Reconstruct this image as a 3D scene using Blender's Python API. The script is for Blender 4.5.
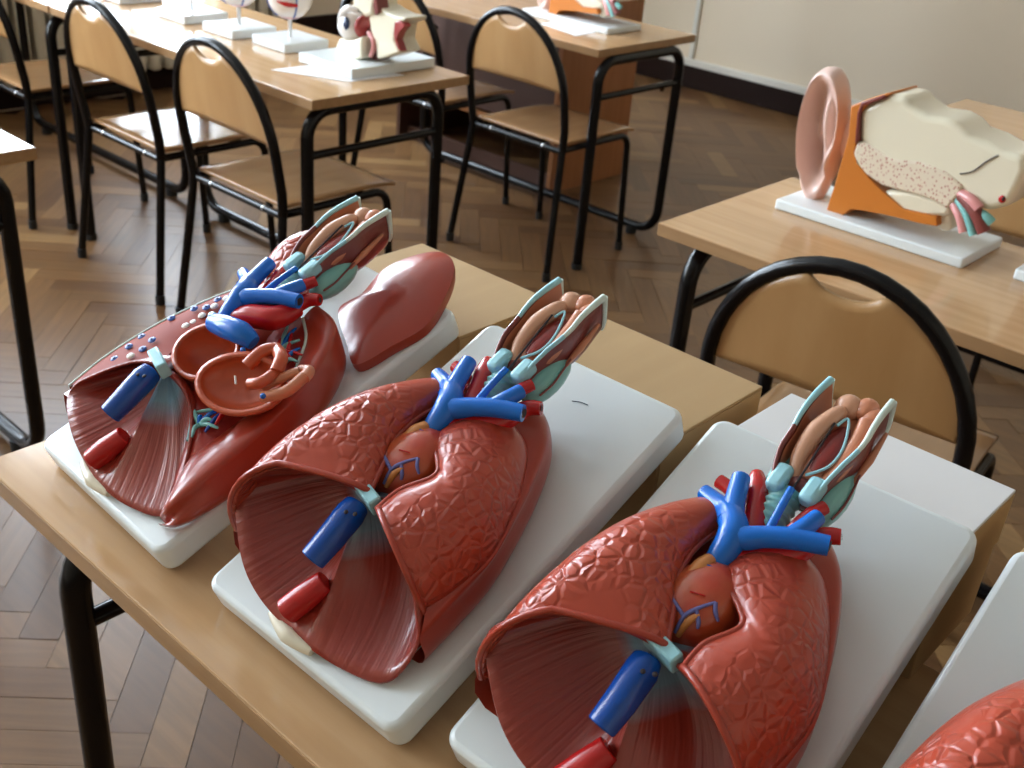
import bpy, bmesh, math, random
import numpy as np
from mathutils import Matrix, Vector
random.seed(7)
for o in list(bpy.data.objects): bpy.data.objects.remove(o, do_unlink=True)
sc = bpy.context.scene
COL = sc.collection

# ---------------------------------------------------------------- camera
F_PX = 1102.7
CAM_Z = 1.46324
RW = np.array([[0.73152994, 0.67717103, 0.07939356],      # image right
               [0.37334669, -0.30041187, -0.87770437],    # image down
               [-0.57050521, 0.67170834, -0.47257984]])   # view direction
cam_d = bpy.data.cameras.new('camera'); cam = bpy.data.objects.new('camera', cam_d); COL.objects.link(cam)
m = Matrix.Identity(4)
for r in range(3):
    m[r][0] = RW[0][r]; m[r][1] = -RW[1][r]; m[r][2] = -RW[2][r]
m[2][3] = CAM_Z
cam.matrix_world = m
cam_d.sensor_width = 36.0; cam_d.lens = F_PX / 1024 * 36.0
cam_d.clip_start = 0.02
cam_d.dof.use_dof = True; cam_d.dof.focus_distance = 1.0; cam_d.dof.aperture_fstop = 11.0
sc.camera = cam

# ---------------------------------------------------------------- world, daylight, exposure
w = bpy.data.worlds.new('sky'); sc.world = w; w.use_nodes = True
bg = w.node_tree.nodes['Background']
bg.inputs['Color'].default_value = (0.76, 0.88, 1.0, 1); bg.inputs['Strength'].default_value = 13.5
WALL_X, BACK_Y, RIGHT_X, FRONT_Y, CEIL = -5.05, 5.64, 2.6, -2.4, 3.7
WINDOWS = [(1.95, 3.35), (-0.15, 1.25), (-2.1, -0.7)]     # y ranges in the window wall
WZ0, WZ1 = 0.95, 3.35
for k, (a, b) in enumerate(WINDOWS):
    ld = bpy.data.lights.new('window_portal', 'AREA'); ld.shape = 'RECTANGLE'
    ld.size = b - a; ld.size_y = WZ1 - WZ0
    ld.cycles.is_portal = True
    lo = bpy.data.objects.new('window_portal', ld); COL.objects.link(lo)
    lo.matrix_world = Matrix(((0, 0, -1, WALL_X - 0.16), (1, 0, 0, (a + b) / 2), (0, -1, 0, (WZ0 + WZ1) / 2), (0, 0, 0, 1)))
vs = sc.view_settings
vs.view_transform = 'Standard'; vs.look = 'None'; vs.gamma = 1; vs.use_curve_mapping = False
vs.exposure = 1.12

# ---------------------------------------------------------------- photo pixel -> place
def ray(px, py): return RW.T @ np.array([(px - 512) / F_PX, (py - 384) / F_PX, 1.0])
CAMP = np.array([0, 0, CAM_Z])
def at_z(px, py, z): r = ray(px, py); return CAMP + r * (z - CAM_Z) / r[2]
def at_y(px, py, y): r = ray(px, py); return CAMP + r * y / r[1]
def project(p):
    c = RW @ (np.array(p) - CAMP); return c[0] / c[2] * F_PX + 512, c[1] / c[2] * F_PX + 384, c[2]

# ---------------------------------------------------------------- materials
MATS = {}
def mat(name, col, rough=0.5, metal=0.0, coat=0.0, spec=0.5, bump=None, var=None, sss=0.0):
    if name in MATS: return MATS[name]
    mt = bpy.data.materials.new(name); mt.use_nodes = True; nt = mt.node_tree; N = nt.nodes; L = nt.links
    b = N['Principled BSDF']
    b.inputs['Base Color'].default_value = (*col, 1); b.inputs['Roughness'].default_value = rough
    b.inputs['Metallic'].default_value = metal; b.inputs['Coat Weight'].default_value = coat
    b.inputs['Coat Roughness'].default_value = 0.12
    b.inputs['Specular IOR Level'].default_value = spec
    if sss: b.inputs['Subsurface Weight'].default_value = sss; b.inputs['Subsurface Radius'].default_value = (0.01, 0.004, 0.003)
    tc = N.new('ShaderNodeTexCoord')
    if var:      # (scale xyz, second colour, detail): streaky or blotchy colour
        mp = N.new('ShaderNodeMapping'); mp.inputs['Scale'].default_value = var[0]
        nz = N.new('ShaderNodeTexNoise'); nz.inputs['Scale'].default_value = 1; nz.inputs['Detail'].default_value = 4
        mx = N.new('ShaderNodeMix'); mx.data_type = 'RGBA'
        mx.inputs[6].default_value = (*col, 1); mx.inputs[7].default_value = (*var[1], 1)
        rp = N.new('ShaderNodeValToRGB'); rp.color_ramp.elements[0].position = 0.35; rp.color_ramp.elements[1].position = 0.68
        L.new(tc.outputs['Object'], mp.inputs['Vector']); L.new(mp.outputs['Vector'], nz.inputs['Vector'])
        L.new(nz.outputs['Fac'], rp.inputs['Fac']); L.new(rp.outputs['Color'], mx.inputs[0]); L.new(mx.outputs[2], b.inputs['Base Color'])
    if bump:     # (kind, scale, strength, distance)
        kind, s, st, d = bump
        bp = N.new('ShaderNodeBump'); bp.inputs['Strength'].default_value = st; bp.inputs['Distance'].default_value = d
        if kind == 'cell':
            v = N.new('ShaderNodeTexVoronoi'); v.feature = 'DISTANCE_TO_EDGE'; v.inputs['Scale'].default_value = s
            n2 = N.new('ShaderNodeTexNoise'); n2.inputs['Scale'].default_value = 30; n2.inputs['Detail'].default_value = 1
            ds = N.new('ShaderNodeMix'); ds.data_type = 'RGBA'; ds.inputs[0].default_value = 0.012
            L.new(tc.outputs['Object'], n2.inputs['Vector']); L.new(tc.outputs['Object'], ds.inputs[6]); L.new(n2.outputs['Color'], ds.inputs[7]); L.new(ds.outputs[2], v.inputs['Vector'])
            sm = N.new('ShaderNodeMapRange'); sm.interpolation_type = 'SMOOTHSTEP'; sm.inputs[1].default_value = 0.0; sm.inputs[2].default_value = 0.26
            n3 = N.new('ShaderNodeTexNoise'); n3.inputs['Scale'].default_value = 16; n3.inputs['Detail'].default_value = 0
            mr = N.new('ShaderNodeMapRange'); mr.inputs[1].default_value = 0.30; mr.inputs[2].default_value = 0.52
            sy = N.new('ShaderNodeSeparateXYZ'); my = N.new('ShaderNodeMapRange'); my.inputs[1].default_value = 0.25; my.inputs[2].default_value = 0.19
            mm = N.new('ShaderNodeMath'); mm.operation = 'MULTIPLY'; m2_ = N.new('ShaderNodeMath'); m2_.operation = 'MULTIPLY'
            L.new(tc.outputs['Object'], n3.inputs['Vector']); L.new(n3.outputs['Fac'], mr.inputs[0]); L.new(tc.outputs['Object'], sy.inputs[0]); L.new(sy.outputs['Y'], my.inputs[0])
            L.new(v.outputs['Distance'], sm.inputs[0]); L.new(mr.outputs[0], m2_.inputs[0]); L.new(my.outputs[0], m2_.inputs[1])
            L.new(sm.outputs[0], mm.inputs[0]); L.new(m2_.outputs[0], mm.inputs[1])
            L.new(mm.outputs[0], bp.inputs['Height'])
        else:
            nz2 = N.new('ShaderNodeTexNoise'); nz2.inputs['Scale'].default_value = 1; nz2.inputs['Detail'].default_value = 2
            mp2 = N.new('ShaderNodeMapping'); mp2.inputs['Scale'].default_value = s if isinstance(s, tuple) else (s, s, s)
            L.new(tc.outputs['UV' if kind == 'uv' else 'Object'], mp2.inputs['Vector']); L.new(mp2.outputs['Vector'], nz2.inputs['Vector'])
            L.new(nz2.outputs['Fac'], bp.inputs['Height'])
        L.new(bp.outputs['Normal'], b.inputs['Normal'])
    MATS[name] = mt
    return mt

WOOD = mat('beech_laminate', (0.48, 0.285, 0.14), 0.15, var=((3, 45, 45), (0.55, 0.345, 0.18)), bump=('noise', 260, 0.04, 0.0006))
WOOD_EDGE = mat('beech_edge', (0.40, 0.235, 0.11), 0.42, var=((4, 60, 60), (0.34, 0.19, 0.085)))
PLY = mat('plywood', (0.45, 0.245, 0.095), 0.34, coat=0.1, var=((14, 14, 2.5), (0.51, 0.295, 0.125)))
PLY_SEAT = mat('plywood_seat', (0.38, 0.205, 0.09), 0.18, coat=0.2, var=((22, 3, 14), (0.42, 0.235, 0.105)))
BLACK = mat('black_tube', (0.003, 0.003, 0.004), 0.24, spec=0.3)
RUBBER = mat('black_rubber', (0.012, 0.012, 0.012), 0.7)
SCREW = mat('steel', (0.6, 0.6, 0.6), 0.3, metal=1)
PLATE = mat('white_plastic', (0.76, 0.82, 0.835), 0.30, coat=0.1)
LUNG = mat('lung_red', (0.40, 0.050, 0.023), 0.28, coat=0.15, bump=('cell', 84, 0.7, 0.0022), var=((9, 9, 9), (0.44, 0.062, 0.029)))
LUNG_S = mat('lung_red_smooth', (0.36, 0.042, 0.020), 0.28, coat=0.15, bump=('noise', 60, 0.12, 0.003))
DIA = None
BLUE = mat('vessel_blue', (0.0, 0.14, 0.60), 0.26, coat=0.1)
BLUE_D = mat('vessel_dark_blue', (0.0, 0.065, 0.36), 0.26, coat=0.1)
RED = mat('vessel_red', (0.48, 0.010, 0.010), 0.26, coat=0.1)
DARK = mat('dark_hole', (0.02, 0.01, 0.012), 0.7)
TEAL = mat('teal', (0.20, 0.50, 0.48), 0.34, coat=0.3)
PALE = mat('pale_blue', (0.32, 0.62, 0.70), 0.36, coat=0.2)
PALE_E = mat('pale_edge', (0.62, 0.74, 0.68), 0.4, coat=0.2)
PEACH = mat('peach', (0.56, 0.21, 0.11), 0.38, coat=0.25)
PEACH_L = mat('peach_light', (0.62, 0.32, 0.20), 0.38, coat=0.25)
MAROON = mat('maroon', (0.19, 0.034, 0.028), 0.36, coat=0.3, bump=('noise', 120, 0.25, 0.002))
HEART = mat('heart_red', (0.46, 0.045, 0.018), 0.28, coat=0.4, var=((40, 25, 40), (0.52, 0.10, 0.03)), bump=('noise', 70, 0.2, 0.003))
HEART_IN = mat('heart_inside', (0.50, 0.085, 0.028), 0.36, coat=0.3, bump=('noise', (60, 25, 60), 0.3, 0.003))
FAT = mat('fat_yellow', (0.60, 0.23, 0.06), 0.34, coat=0.3)
CREAM = mat('bone_cream', (0.80, 0.74, 0.58), 0.30, coat=0.25, bump=('noise', 25, 0.15, 0.004))
SPONGE = mat('bone_section', (0.76, 0.66, 0.52), 0.4)
ORANGE = mat('tissue_orange', (0.56, 0.17, 0.015), 0.42)
SKIN = mat('ear_skin', (0.80, 0.56, 0.49), 0.28, coat=0.2)
CARD = mat('cardboard', (0.47, 0.305, 0.145), 0.75, var=((30, 3, 30), (0.50, 0.33, 0.16)))
CARD_W = mat('white_card', (0.72, 0.71, 0.71), 0.6)
PAPER = mat('paper', (0.82, 0.83, 0.86), 0.7)
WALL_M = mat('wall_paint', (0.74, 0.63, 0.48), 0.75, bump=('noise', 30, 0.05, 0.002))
WHITE_W = mat('white_paint', (0.80, 0.79, 0.76), 0.6)
BASE_M = mat('dark_baseboard', (0.016, 0.007, 0.005), 0.6, spec=0.15)
STRIP_M = mat('white_trim', (0.70, 0.67, 0.60), 0.5)
RAD_M = mat('radiator_cream', (0.62, 0.57, 0.45), 0.45)
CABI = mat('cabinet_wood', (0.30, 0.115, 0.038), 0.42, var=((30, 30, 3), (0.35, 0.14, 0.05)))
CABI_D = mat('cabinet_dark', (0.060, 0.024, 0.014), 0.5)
EYEW = mat('eye_white', (0.80, 0.74, 0.70), 0.25, coat=0.4)
IRIS = mat('iris_blue', (0.02, 0.035, 0.09), 0.2, coat=0.6)
EYE_RED = mat('eye_muscle_red', (0.36, 0.045, 0.045), 0.3, coat=0.2)
PINK = mat('eye_pink', (0.66, 0.27, 0.26), 0.3, coat=0.3)
PLANKS = []
for k, c in enumerate([(0.150, 0.072, 0.027), (0.180, 0.089, 0.034), (0.125, 0.058, 0.022), (0.205, 0.106, 0.041), (0.162, 0.081, 0.031), (0.27, 0.150, 0.060)]):
    PLANKS.append(mat('parquet_%d' % k, c, 0.36, spec=0.35, var=((5, 60, 5), tuple(x * 0.78 for x in c)), bump=('noise', (6, 120, 6), 0.08, 0.001)))

def diaphragm_mat():
    mt = bpy.data.materials.new('diaphragm_red'); mt.use_nodes = True; nt = mt.node_tree; N = nt.nodes; L = nt.links
    b = N['Principled BSDF']; b.inputs['Roughness'].default_value = 0.32; b.inputs['Coat Weight'].default_value = 0.4; b.inputs['Coat Roughness'].default_value = 0.15
    tc = N.new('ShaderNodeTexCoord'); sp = N.new('ShaderNodeSeparateXYZ'); L.new(tc.outputs['UV'], sp.inputs[0])
    nz = N.new('ShaderNodeTexNoise'); nz.inputs['Scale'].default_value = 1; nz.inputs['Detail'].default_value = 2
    mp = N.new('ShaderNodeMapping'); mp.inputs['Scale'].default_value = (95, 1.2, 1); L.new(tc.outputs['UV'], mp.inputs[0]); L.new(mp.outputs[0], nz.inputs['Vector'])
    bp = N.new('ShaderNodeBump'); bp.inputs['Strength'].default_value = 0.6; bp.inputs['Distance'].default_value = 0.003
    L.new(nz.outputs['Fac'], bp.inputs['Height']); L.new(bp.outputs[0], b.inputs['Normal'])
    n2 = N.new('ShaderNodeTexNoise'); n2.inputs['Scale'].default_value = 9; L.new(tc.outputs['UV'], n2.inputs['Vector'])
    ad = N.new('ShaderNodeMath'); ad.operation = 'MULTIPLY_ADD'; ad.inputs[1].default_value = 0.10; L.new(n2.outputs['Fac'], ad.inputs[0]); L.new(sp.outputs['Y'], ad.inputs[2])
    rp = N.new('ShaderNodeValToRGB'); e = rp.color_ramp.elements
    e[0].position = 0.30; e[0].color = (0.20, 0.36, 0.48, 1); e[1].position = 0.48; e[1].color = (0.29, 0.030, 0.016, 1)
    L.new(ad.outputs[0], rp.inputs[0]); L.new(rp.outputs[0], b.inputs['Base Color'])
    return mt
DIA = diaphragm_mat()

def sponge_mat():
    b = SPONGE.node_tree.nodes['Principled BSDF']; N = SPONGE.node_tree.nodes; L = SPONGE.node_tree.links
    tc = N.new('ShaderNodeTexCoord'); v = N.new('ShaderNodeTexVoronoi'); v.inputs['Scale'].default_value = 190
    mp = N.new('ShaderNodeMapping'); mp.inputs['Rotation'].default_value = (0, 0.5, 0); mp.inputs['Scale'].default_value = (1, 0.6, 0.7)
    L.new(tc.outputs['Object'], mp.inputs[0]); L.new(mp.outputs[0], v.inputs['Vector'])
    rp = N.new('ShaderNodeValToRGB'); e = rp.color_ramp.elements
    e[0].position = 0.22; e[0].color = (0.50, 0.22, 0.16, 1); e[1].position = 0.36; e[1].color = (0.76, 0.66, 0.52, 1)
    L.new(v.outputs['Distance'], rp.inputs[0]); L.new(rp.outputs[0], b.inputs['Base Color'])
sponge_mat()
def glass_mat():
    mt = bpy.data.materials.new('window_glass'); mt.use_nodes = True; nt = mt.node_tree; N = nt.nodes; L = nt.links
    N.remove(N['Principled BSDF']); out = N['Material Output']
    t = N.new('ShaderNodeBsdfTransparent'); g = N.new('ShaderNodeBsdfGlossy'); g.inputs['Roughness'].default_value = 0.02
    mx = N.new('ShaderNodeMixShader'); mx.inputs[0].default_value = 0.06
    L.new(t.outputs[0], mx.inputs[1]); L.new(g.outputs[0], mx.inputs[2]); L.new(mx.outputs[0], out.inputs[0])
    return mt
GLASS = glass_mat()

# ---------------------------------------------------------------- mesh helpers
def cr(pts, n=8, closed=False):
    """Catmull-Rom through points (any dimension)."""
    P = [np.array(p, float) for p in pts]; k = len(P); out = []
    segs = k if closed else k - 1
    for i in range(segs):
        if closed: a, b, c, d = P[(i - 1) % k], P[i], P[(i + 1) % k], P[(i + 2) % k]
        else: a, b, c, d = P[max(i - 1, 0)], P[i], P[i + 1], P[min(i + 2, k - 1)]
        for j in range(n):
            t = j / n
            out.append(0.5 * ((2 * b) + (-a + c) * t + (2 * a - 5 * b + 4 * c - d) * t * t + (-a + 3 * b - 3 * c + d) * t ** 3))
    if not closed: out.append(P[-1])
    return out

class MB:
    def __init__(s): s.v = []; s.f = []; s.mi = []; s.uv = {}; s.cur = 0
    def add(s, v): s.v.append(tuple(float(x) for x in v)); return len(s.v) - 1
    def face(s, idx, uv=None):
        s.f.append(tuple(idx)); s.mi.append(s.cur)
        if uv: s.uv[len(s.f) - 1] = uv
    def box(s, lo, hi):
        x0, y0, z0 = lo; x1, y1, z1 = hi
        i = [s.add(p) for p in ((x0, y0, z0), (x1, y0, z0), (x1, y1, z0), (x0, y1, z0), (x0, y0, z1), (x1, y0, z1), (x1, y1, z1), (x0, y1, z1))]
        for q in ((0, 3, 2, 1), (4, 5, 6, 7), (0, 1, 5, 4), (1, 2, 6, 5), (2, 3, 7, 6), (3, 0, 4, 7)): s.face([i[k] for k in q])
        return s
    def grid(s, rows, close_u=False, uv=None):
        nr, nc = len(rows), len(rows[0])
        ids = [[s.add(p) for p in r] for r in rows]
        for i in range(nr - 1):
            for j in range(nc if close_u else nc - 1):
                j2 = (j + 1) % nc
                q = [ids[i][j], ids[i][j2], ids[i + 1][j2], ids[i + 1][j]]
                u = None
                if uv:
                    u = [(j / nc, i / (nr - 1)), ((j + 1) / nc, i / (nr - 1)), ((j + 1) / nc, (i + 1) / (nr - 1)), (j / nc, (i + 1) / (nr - 1))]
                s.face(q, u)
        return ids
    def tube(s, path, r, seg=12, caps=True, closed=False, flat=1.0):
        P = [np.array(p, float) for p in path]; n = len(P)
        R = [r] * n if not hasattr(r, '__len__') else list(np.interp(np.linspace(0, 1, n), np.linspace(0, 1, len(r)), r))
        T = []
        for i in range(n):
            a = P[(i - 1) % n] if closed else P[max(i - 1, 0)]; b = P[(i + 1) % n] if closed else P[min(i + 1, n - 1)]
            t = b - a; T.append(t / (np.linalg.norm(t) + 1e-12))
        up = np.array([0, 0, 1.0]) if abs(T[0][2]) < 0.9 else np.array([1.0, 0, 0])
        nrm = np.cross(T[0], up); nrm /= np.linalg.norm(nrm); rows = []
        for i in range(n):
            nrm = nrm - T[i] * (nrm @ T[i]); nrm /= np.linalg.norm(nrm) + 1e-12
            bn = np.cross(T[i], nrm)
            rows.append([P[i] + R[i] * (math.cos(2 * math.pi * k / seg) * nrm + flat * math.sin(2 * math.pi * k / seg) * bn) for k in range(seg)])
        if closed: rows.append(rows[0])
        ids = s.grid(rows, close_u=True)
        if caps and not closed:
            s.face(ids[0][::-1]); s.face(ids[-1])
        return s
    def ellipsoid(s, c, rad, seg=20, rings=12, M=None, fn=None):
        c = np.array(c, float); rows = []
        for i in range(rings + 1):
            th = math.pi * i / rings; row = []
            for k in range(seg):
                ph = 2 * math.pi * k / seg
                d = np.array([math.sin(th) * math.cos(ph), math.sin(th) * math.sin(ph), math.cos(th)])
                p = d * np.array(rad) * (fn(d) if fn else 1.0)
                if M is not None: p = np.array(M) @ p
                row.append(c + p)
            rows.append(row)
        s.grid(rows, close_u=True); return s
    def disc(s, c, n, r, seg=14):
        n = np.array(n, float); n /= np.linalg.norm(n); a = np.cross(n, [0.3, 0.9, 0.1]); a /= np.linalg.norm(a); b = np.cross(n, a)
        s.face([s.add(np.array(c) + r * (math.cos(2 * math.pi * k / seg) * a + math.sin(2 * math.pi * k / seg) * b)) for k in range(seg)]); return s
    def prism(s, outline, lift):
        """outline: list of 3D points in order; lift: vector; a solid slab."""
        a = [s.add(p) for p in outline]; b = [s.add(np.array(p) + lift) for p in outline]; n = len(a)
        s.face(a[::-1]); s.face(b)
        for i in range(n): s.face([a[i], a[(i + 1) % n], b[(i + 1) % n], b[i]])
        return s
    def puffy(s, outline, h, edge=0.006, z0=0.0, p=2.4, rings=12, bend=None):
        """a lobe: closed outline in xy, swollen to height h in the middle."""
        O = np.array([q[:2] for q in cr(outline, 8, True)]); c = O.mean(0); rows = [[(*(c + (q - c) * 0.98), z0) for q in O], [(*q, z0 + edge * 0.5) for q in O]]
        for i in range(rings):
            r = 1 - i / rings
            rr = 1 - (1 - r) ** 1.5
            rows.append([(*(c + (q - c) * rr), z0 + edge + h * (1 - rr ** p)) for q in O])
        rows.append([(*c, z0 + edge + h)] * len(O))
        if bend: rows = [[bend(q) for q in r] for r in rows]
        ids = s.grid(rows, close_u=True); s.face(ids[0][::-1]); return s
    def mesh(s, name, mats, smooth=True):
        me = bpy.data.meshes.new(name); me.from_pydata(s.v, [], s.f)
        for mt in (mats if isinstance(mats, (list, tuple)) else [mats]): me.materials.append(mt)
        for i, p in enumerate(me.polygons): p.use_smooth = smooth; p.material_index = s.mi[i]
        if s.uv:
            ul = me.uv_layers.new(name='UVMap')
            for i, p in enumerate(me.polygons):
                u = s.uv.get(i)
                if u:
                    for k, li in enumerate(p.loop_indices): ul.data[li].uv = u[k]
        bm = bmesh.new(); bm.from_mesh(me); bmesh.ops.remove_doubles(bm, verts=bm.verts, dist=1e-6)
        bmesh.ops.recalc_face_normals(bm, faces=bm.faces); bm.to_mesh(me); bm.free()
        me.update(); return me
    def build(s, name, mats, parent=None, smooth=True, bevel=None, solid=None, sub=0, segs=2, off=-1):
        o = bpy.data.objects.new(name, s.mesh(name, mats, smooth)); COL.objects.link(o); o.parent = parent
        if solid: md = o.modifiers.new('t', 'SOLIDIFY'); md.thickness = solid; md.offset = off
        if bevel:
            md = o.modifiers.new('b', 'BEVEL'); md.width = bevel; md.segments = segs; md.limit_method = 'ANGLE'; md.angle_limit = math.radians(40); md.harden_normals = False
        if sub: md = o.modifiers.new('s', 'SUBSURF'); md.levels = sub; md.render_levels = sub
        if smooth and (bevel or not sub):
            try: o.data.set_sharp_from_angle(angle=math.radians(50))
            except Exception: pass
        return o

def tag(o, label=None, cat=None, group=None, kind=None):
    if label: o['label'] = label
    if cat: o['category'] = cat
    if group: o['group'] = group
    if kind: o['kind'] = kind
    return o
def empty(name, loc=(0, 0, 0), rz=0.0):
    o = bpy.data.objects.new(name, None); COL.objects.link(o); o.location = loc; o.rotation_euler = (0, 0, rz); o.empty_display_size = 0.05; return o
def copy_tree(o, parent=None):
    c = o.copy(); COL.objects.link(c); c.parent = parent
    for ch in list(o.children): copy_tree(ch, c)
    return c

# ================================================================ THE ROOM
def plane_box(name, lo, hi, mt, parent=None, kind='structure', bevel=None):
    o = MB().box(lo, hi).build(name, mt, parent, smooth=False, bevel=bevel)
    if kind: o['kind'] = kind
    return o
floor = plane_box('floor', (WALL_X - .1, FRONT_Y - .1, -0.10), (RIGHT_X + .1, BACK_Y + .1, -0.0145), BASE_M)
plane_box('ceiling', (WALL_X - .2, FRONT_Y - .2, CEIL), (RIGHT_X + .2, BACK_Y + .2, CEIL + .1), mat('ceiling_plaster', (0.52, 0.50, 0.46), .8))
plane_box('wall_back', (WALL_X - .2, BACK_Y, -0.02), (RIGHT_X + .2, BACK_Y + .12, CEIL), WALL_M)
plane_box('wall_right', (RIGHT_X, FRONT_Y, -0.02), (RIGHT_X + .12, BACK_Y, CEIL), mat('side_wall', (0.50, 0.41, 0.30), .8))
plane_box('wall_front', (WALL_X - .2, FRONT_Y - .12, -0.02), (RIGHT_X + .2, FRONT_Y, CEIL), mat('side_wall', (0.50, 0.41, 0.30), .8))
wl = MB(); x0, x1 = WALL_X - .22, WALL_X
wl.box((x0, FRONT_Y, -.02), (x1, BACK_Y, WZ0)); wl.box((x0, FRONT_Y, WZ1), (x1, BACK_Y, CEIL))
ys = [FRONT_Y] + [v for a, b in sorted(WINDOWS) for v in (a, b)] + [BACK_Y]
for k in range(0, len(ys), 2): wl.box((x0, ys[k], WZ0), (x1, ys[k + 1], WZ1))
tag(wl.build('wall_left', WALL_M, smooth=False), kind='structure')
for k, (a, b) in enumerate(WINDOWS):
    f = MB(); xa, xb = WALL_X - .12, WALL_X - .06
    f.box((xa, a, WZ0), (xb, a + .06, WZ1)); f.box((xa, b - .06, WZ0), (xb, b, WZ1)); f.box((xa, a, WZ0), (xb, b, WZ0 + .07)); f.box((xa, a, WZ1 - .06), (xb, b, WZ1))
    mid = (a + b) / 2; f.box((xa, mid - .05, WZ0), (xb, mid + .05, WZ1)); f.box((xa, a, 2.45), (xb, b, 2.53))
    fo = f.build('window_%d' % (k + 1), WHITE_W, smooth=False); fo['kind'] = 'structure'
    for (ya, yb) in ((a + .06, mid - .05), (mid + .05, b - .06)):
        for (za, zb_) in ((WZ0 + .07, 2.45), (2.53, WZ1 - .06)):
            MB().box((WALL_X - .093, ya, za), (WALL_X - .089, yb, zb_)).build('pane', GLASS, fo, smooth=False)
    MB().box((WALL_X - .06, a - .04, WZ0 - .03), (WALL_X + .16, b + .04, WZ0)).build('window_sill', WHITE_W, fo, smooth=False, bevel=.005)
plane_box('baseboard_back', (WALL_X, BACK_Y - .022, 0), (RIGHT_X, BACK_Y, 0.125), BASE_M, bevel=.004)
plane_box('baseboard_left', (WALL_X, FRONT_Y, 0), (WALL_X + .02, BACK_Y - .03, 0.28), BASE_M, bevel=.004)
plane_box('trim_1', (WALL_X, BACK_Y - .028, 0.126), (RIGHT_X, BACK_Y, 0.165), STRIP_M, bevel=.004)
pp = at_y(697, 25, BACK_Y)
plane_box('trim_2', (pp[0] - .015, BACK_Y - .02, 0.166), (pp[0] + .015, BACK_Y, CEIL), STRIP_M, bevel=.003)

# herringbone parquet: 300 largest planks in view are pieces, the others one part
PW, PN = 0.0745, 5
ax_a = np.array([math.cos(-math.pi / 4), math.sin(-math.pi / 4)]); ax_b = np.array([math.cos(math.pi / 4), math.sin(math.pi / 4)])
ORG = np.array([-1.62, 0.879])
plk = []
for j in range(-14, 15):
    for i in range(-90, 90):
        for kind in (0, 1):
            if kind == 0: ca, cb = i + 2 * PN * j + PN / 2, i + .5
            else: ca, cb = i + 2 * PN * j + .5, i - 1.5 * PN + 1
            p = ORG + PW * (ca * ax_a + cb * ax_b)
            if not (WALL_X < p[0] < RIGHT_X and -1.2 < p[1] < BACK_Y - .02): continue
            plk.append((p, kind))
def hidden(u, v):     # behind the front desk or the ear desk
    if u > 0 and v > 470 + .87 * u and v < 640 + .9 * u and u > 40: return True
    if u > 60 and v > 445 - .2 * (u - 60) and v > 470 - .45 * u + 60: return u > 200 or v > 470 + .87 * u
    return u > 700 and v > 250
view = []
for p, kind in plk:
    u, v, d = project((p[0], p[1], 0))
    ok = d > .3 and -60 < u < 1084 and -40 < v < 820 and not hidden(u, v)
    view.append((d if ok else 99, random.random(), p, kind))
view.sort(key=lambda t: t[0])
plank_mesh = []
L2, W2, G = PN * PW / 2, PW / 2, 0.0006
for pm in PLANKS:
    b = MB().box((-L2 + G, -W2 + G, -0.013), (L2 - G, W2 - G, 0.0))
    plank_mesh.append(b.mesh('plank', pm, smooth=False))
rest = MB()
for n, (d, _, p, kind) in enumerate(view):
    t = random.choices(range(6), (4, 4, 3, 2.5, 3, 1))[0]; dz = random.uniform(-.0006, .0006)
    ang = -math.pi / 4 if kind == 0 else math.pi / 4
    if n < 300 and d < 99:
        o = bpy.data.objects.new('plank', plank_mesh[t]); COL.objects.link(o); o.parent = floor; o.location = (p[0], p[1], dz - .0006); o.rotation_euler = (0, 0, ang)
    else:
        rest.cur = t; c, s_ = math.cos(ang), math.sin(ang)
        q = [rest.add((p[0] + c * x - s_ * y, p[1] + s_ * x + c * y, z + dz - .0006)) for z in (-.013, 0) for x, y in ((-L2 + G, -W2 + G), (L2 - G, -W2 + G), (L2 - G, W2 - G), (-L2 + G, W2 - G))]
        for fc in ((4, 5, 6, 7), (0, 1, 5, 4), (1, 2, 6, 5), (2, 3, 7, 6), (3, 0, 4, 7)): rest.face([q[k] for k in fc])
tag(rest.build('parquet_field', PLANKS, floor, smooth=False), kind='stuff')

# radiator under the window
rad = tag(empty('radiator', (WALL_X + .09, 2.6, .12)), 'cream ribbed radiator on the wall beneath the window', 'radiator')
for k in range(26):
    MB().box((-.05, -1.0 + k * .08, 0), (.05, -1.0 + k * .08 + .055, .60)).build('rib', RAD_M, rad, bevel=.015)
MB().tube([(0, -1.0, .05), (0, 1.07, .05)], .022).build('pipe', RAD_M, rad)
MB().tube([(0, -1.0, .55), (0, 1.07, .55)], .022).build('pipe', RAD_M, rad)
for yy in (-.8, .85): MB().box((-.02, yy, -.12), (.02, yy + .04, .03)).build('foot', RAD_M, rad, smooth=False)

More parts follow.
